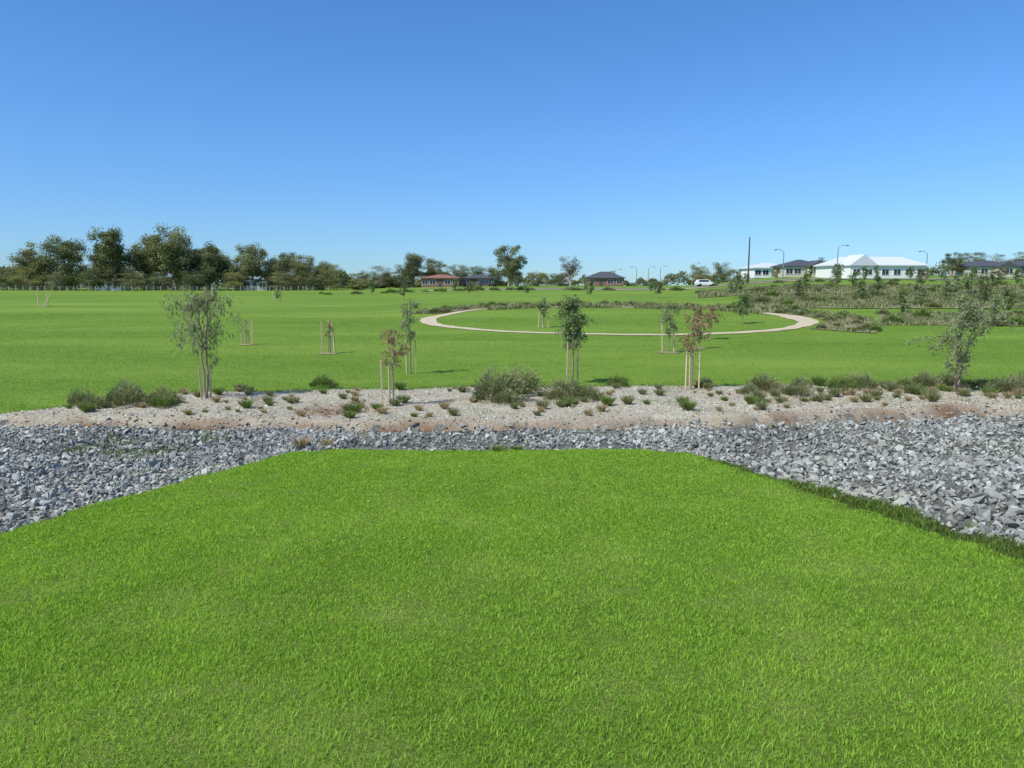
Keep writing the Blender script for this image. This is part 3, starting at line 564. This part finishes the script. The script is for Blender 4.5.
house(-64.5, 187, 6, 5, 2.2, .8, M_cream, M_grey, "cream low house partly hidden by gum trees", 0, None, 2)

# ------------------------------------------------------------------ lamps, pole, car, fence
def street_lamp(x, y, h, side=1):
    e = add('street_lamp', None, (x, y, gz(x, y))); tag(e, "grey steel street lamp with curved outreach arm", "street lamp", None, "street lamps along the road")
    V = []; F = []; tube(V, F, [(0, 0, 0), (0, 0, h*.5), (0, 0, h*.86)], [.13, .11, .09], 8); add('pole', py_mesh('pole', V, F, [M_steel], smooth=True), parent=e)
    V = []; F = []; tube(V, F, [(0, 0, h*.86), (side*.12, 0, h*.93), (side*.5, 0, h*.98), (side*1.1, 0, h), (side*1.7, 0, h)], [.09, .08, .07, .06, .055], 8); add('arm', py_mesh('arm', V, F, [M_steel], smooth=True), parent=e)
    V = []; F = []; tube(V, F, [(side*1.6, 0, h), (side*1.7, 0, h), (side*2.0, 0, h-.02), (side*2.3, 0, h-.03)], [.05, .14, .15, .05], 8); add('lamp_head', py_mesh('lamp_head', V, F, [M_steel], smooth=True), parent=e)
for (x, y, h, s) in [(69.5, 160, 7.2, 1), (61.6, 170, 6.6, -1), (55, 228, 6.8, 1), (46.5, 255, 6.6, 1), (43, 258, 6.6, -1), (52, 262, 7, 1), (33, 240, 5.5, 1), (103, 186, 6.2, -1), (-6, 250, 6, 1)]:
    street_lamp(x, y, h, s)
V = []; F = []; tube(V, F, [(0, 0, 0), (0, 0, 5), (0, 0, 9.3)], [.17, .15, .12], 8)
e = add('utility_pole', None, (47.4, 150, gz(47.4, 150))); tag(e, "tall dark timber utility pole standing near the road", "utility pole")
add('pole', py_mesh('pole', V, F, [M_darkpole], smooth=True), parent=e)

def car(x, y, rot, mat, label):
    e = add('parked_car', None, (x, y, gz(x, y)+.1), rotz=rot); tag(e, label, "car", None, "cars on the far road")
    prof = [(-2.15, .35), (-2.2, .75), (-2.05, 1.0), (-1.75, 1.45), (.35, 1.5), (1.05, 1.02), (2.0, .88), (2.2, .6), (2.15, .35)]
    V = []; F = []; n = len(prof)
    for s, k in ((-1, 1), (1, 1)):
        for (a, z) in prof: V.append((a, s*(.88 if z < 1.1 else .7), z))
    F = [list(range(n)), list(range(2*n-1, n-1, -1))]+[[i, i+n, (i+1) % n+n, (i+1) % n] for i in range(n)]
    F[0] = F[0][::-1]; F[1] = F[1][::-1]
    me = py_mesh('body', V, F, [mat]); bm = bmesh.new(); bm.from_mesh(me); bmesh.ops.recalc_face_normals(bm, faces=bm.faces); bmesh.ops.bevel(bm, geom=list(bm.edges), offset=.04, segments=2, affect='EDGES'); bm.to_mesh(me); bm.free()
    add('body', me, parent=e)
    for s in (-1, 1):
        V = [(-1.7, s*.84, 1.02), (.85, s*.84, 1.02), (.3, s*.735, 1.4), (-1.5, s*.735, 1.4)]; V2 = [(a, b+s*.03, c) for a, b, c in V]
        add('window', py_mesh('window', V+V2, [[0, 1, 2, 3], [4, 5, 6, 7], [0, 1, 5, 4], [1, 2, 6, 5], [2, 3, 7, 6], [3, 0, 4, 7]], [M_glass]), parent=e)
        for wx in (-1.35, 1.35):
            V = []; F = []; tube(V, F, [(0, -.1, 0), (0, -.09, 0), (0, .09, 0), (0, .1, 0)], [.02, .32, .32, .02], 16); add('wheel', py_mesh('wheel', V, F, [M_tyre]), (wx, s*.84, .32), e)
car(41.5, 160, 0, M_car, "white hatchback driving along the far road")
car(-7.5, 210, .2, M_grey, "dark hatchback parked beside the brick house")

e = add('fence', None, (0, 0, 0)); tag(e, "long post and wire fence along the far field", "fence")
V = []; F = []
fx = np.linspace(-125, -48, 45); pm = py_mesh('post', *boxV(-.06, .06, -.06, .06, 0, 1.15), [M_bark])
for i, x in enumerate(fx): add('post', pm, (x, 180, gz(x, 180)), e)
for zz in (.5, .85, 1.1): tube(V, F, [(x, 180.1, gz(x, 180)+zz) for x in fx], [.015]*len(fx), 4)
add('wire', py_mesh('wire', V, F, [M_steel]), parent=e)

# ------------------------------------------------------------------ light, sky, camera
w = bpy.data.worlds.new("World"); scene.world = w; w.use_nodes = True; n = w.node_tree; bg = n.nodes['Background']; L = n.links.new
sk = n.nodes.new('ShaderNodeTexSky'); sk.sky_type = 'NISHITA'; sk.sun_disc = False
el = math.radians(50); sx, sy = -.75, -.55; az = math.atan2(sx, sy)
sk.sun_elevation = el; sk.sun_rotation = az % (2*math.pi); sk.altitude = 50; sk.air_density = 1.0; sk.dust_density = .1; sk.ozone_density = 4.0
# clear-air colour balance by elevation above the horizon
tc = n.nodes.new('ShaderNodeTexCoord'); sp = n.nodes.new('ShaderNodeSeparateXYZ'); L(tc.outputs['Generated'], sp.inputs[0])
cr = n.nodes.new('ShaderNodeValToRGB'); L(sp.outputs['Z'], cr.inputs[0]); el_ = cr.color_ramp.elements
el_[0].position = 0.0; el_[0].color = (.40, .62, .92, 1); el_[1].position = .8; el_[1].color = (.85, .98, 1.05, 1)
for p, c in ((.08, (.45, .67, .96, 1)), (.19, (.48, .74, 1.04, 1)), (.34, (.45, .78, 1.08, 1))):
    q = cr.color_ramp.elements.new(p); q.color = c
mm = n.nodes.new('ShaderNodeVectorMath'); mm.operation = 'MULTIPLY'; L(sk.outputs[0], mm.inputs[0]); L(cr.outputs[0], mm.inputs[1])
L(mm.outputs[0], bg.inputs[0]); bg.inputs[1].default_value = .15
ld = bpy.data.lights.new('sun', 'SUN'); ld.energy = 5.0; ld.angle = math.radians(.5); ld.color = (1, .96, .88)
lo = bpy.data.objects.new('sun', ld); COL.objects.link(lo)
l = math.hypot(sx, sy); d = Vector((sx/l*math.cos(el), sy/l*math.cos(el), math.sin(el))); lo.rotation_euler = d.to_track_quat('Z', 'Y').to_euler(); lo.location = (-20, -20, 30)
cd = bpy.data.cameras.new('camera'); cam = bpy.data.objects.new('camera', cd); COL.objects.link(cam)
cd.sensor_width = 36; cd.lens = 26; cd.clip_start = .05; cd.clip_end = 6000
cam.location = (0, 0, 2.8); cam.rotation_euler = (math.radians(90-7.6), 0, 0); scene.camera = cam
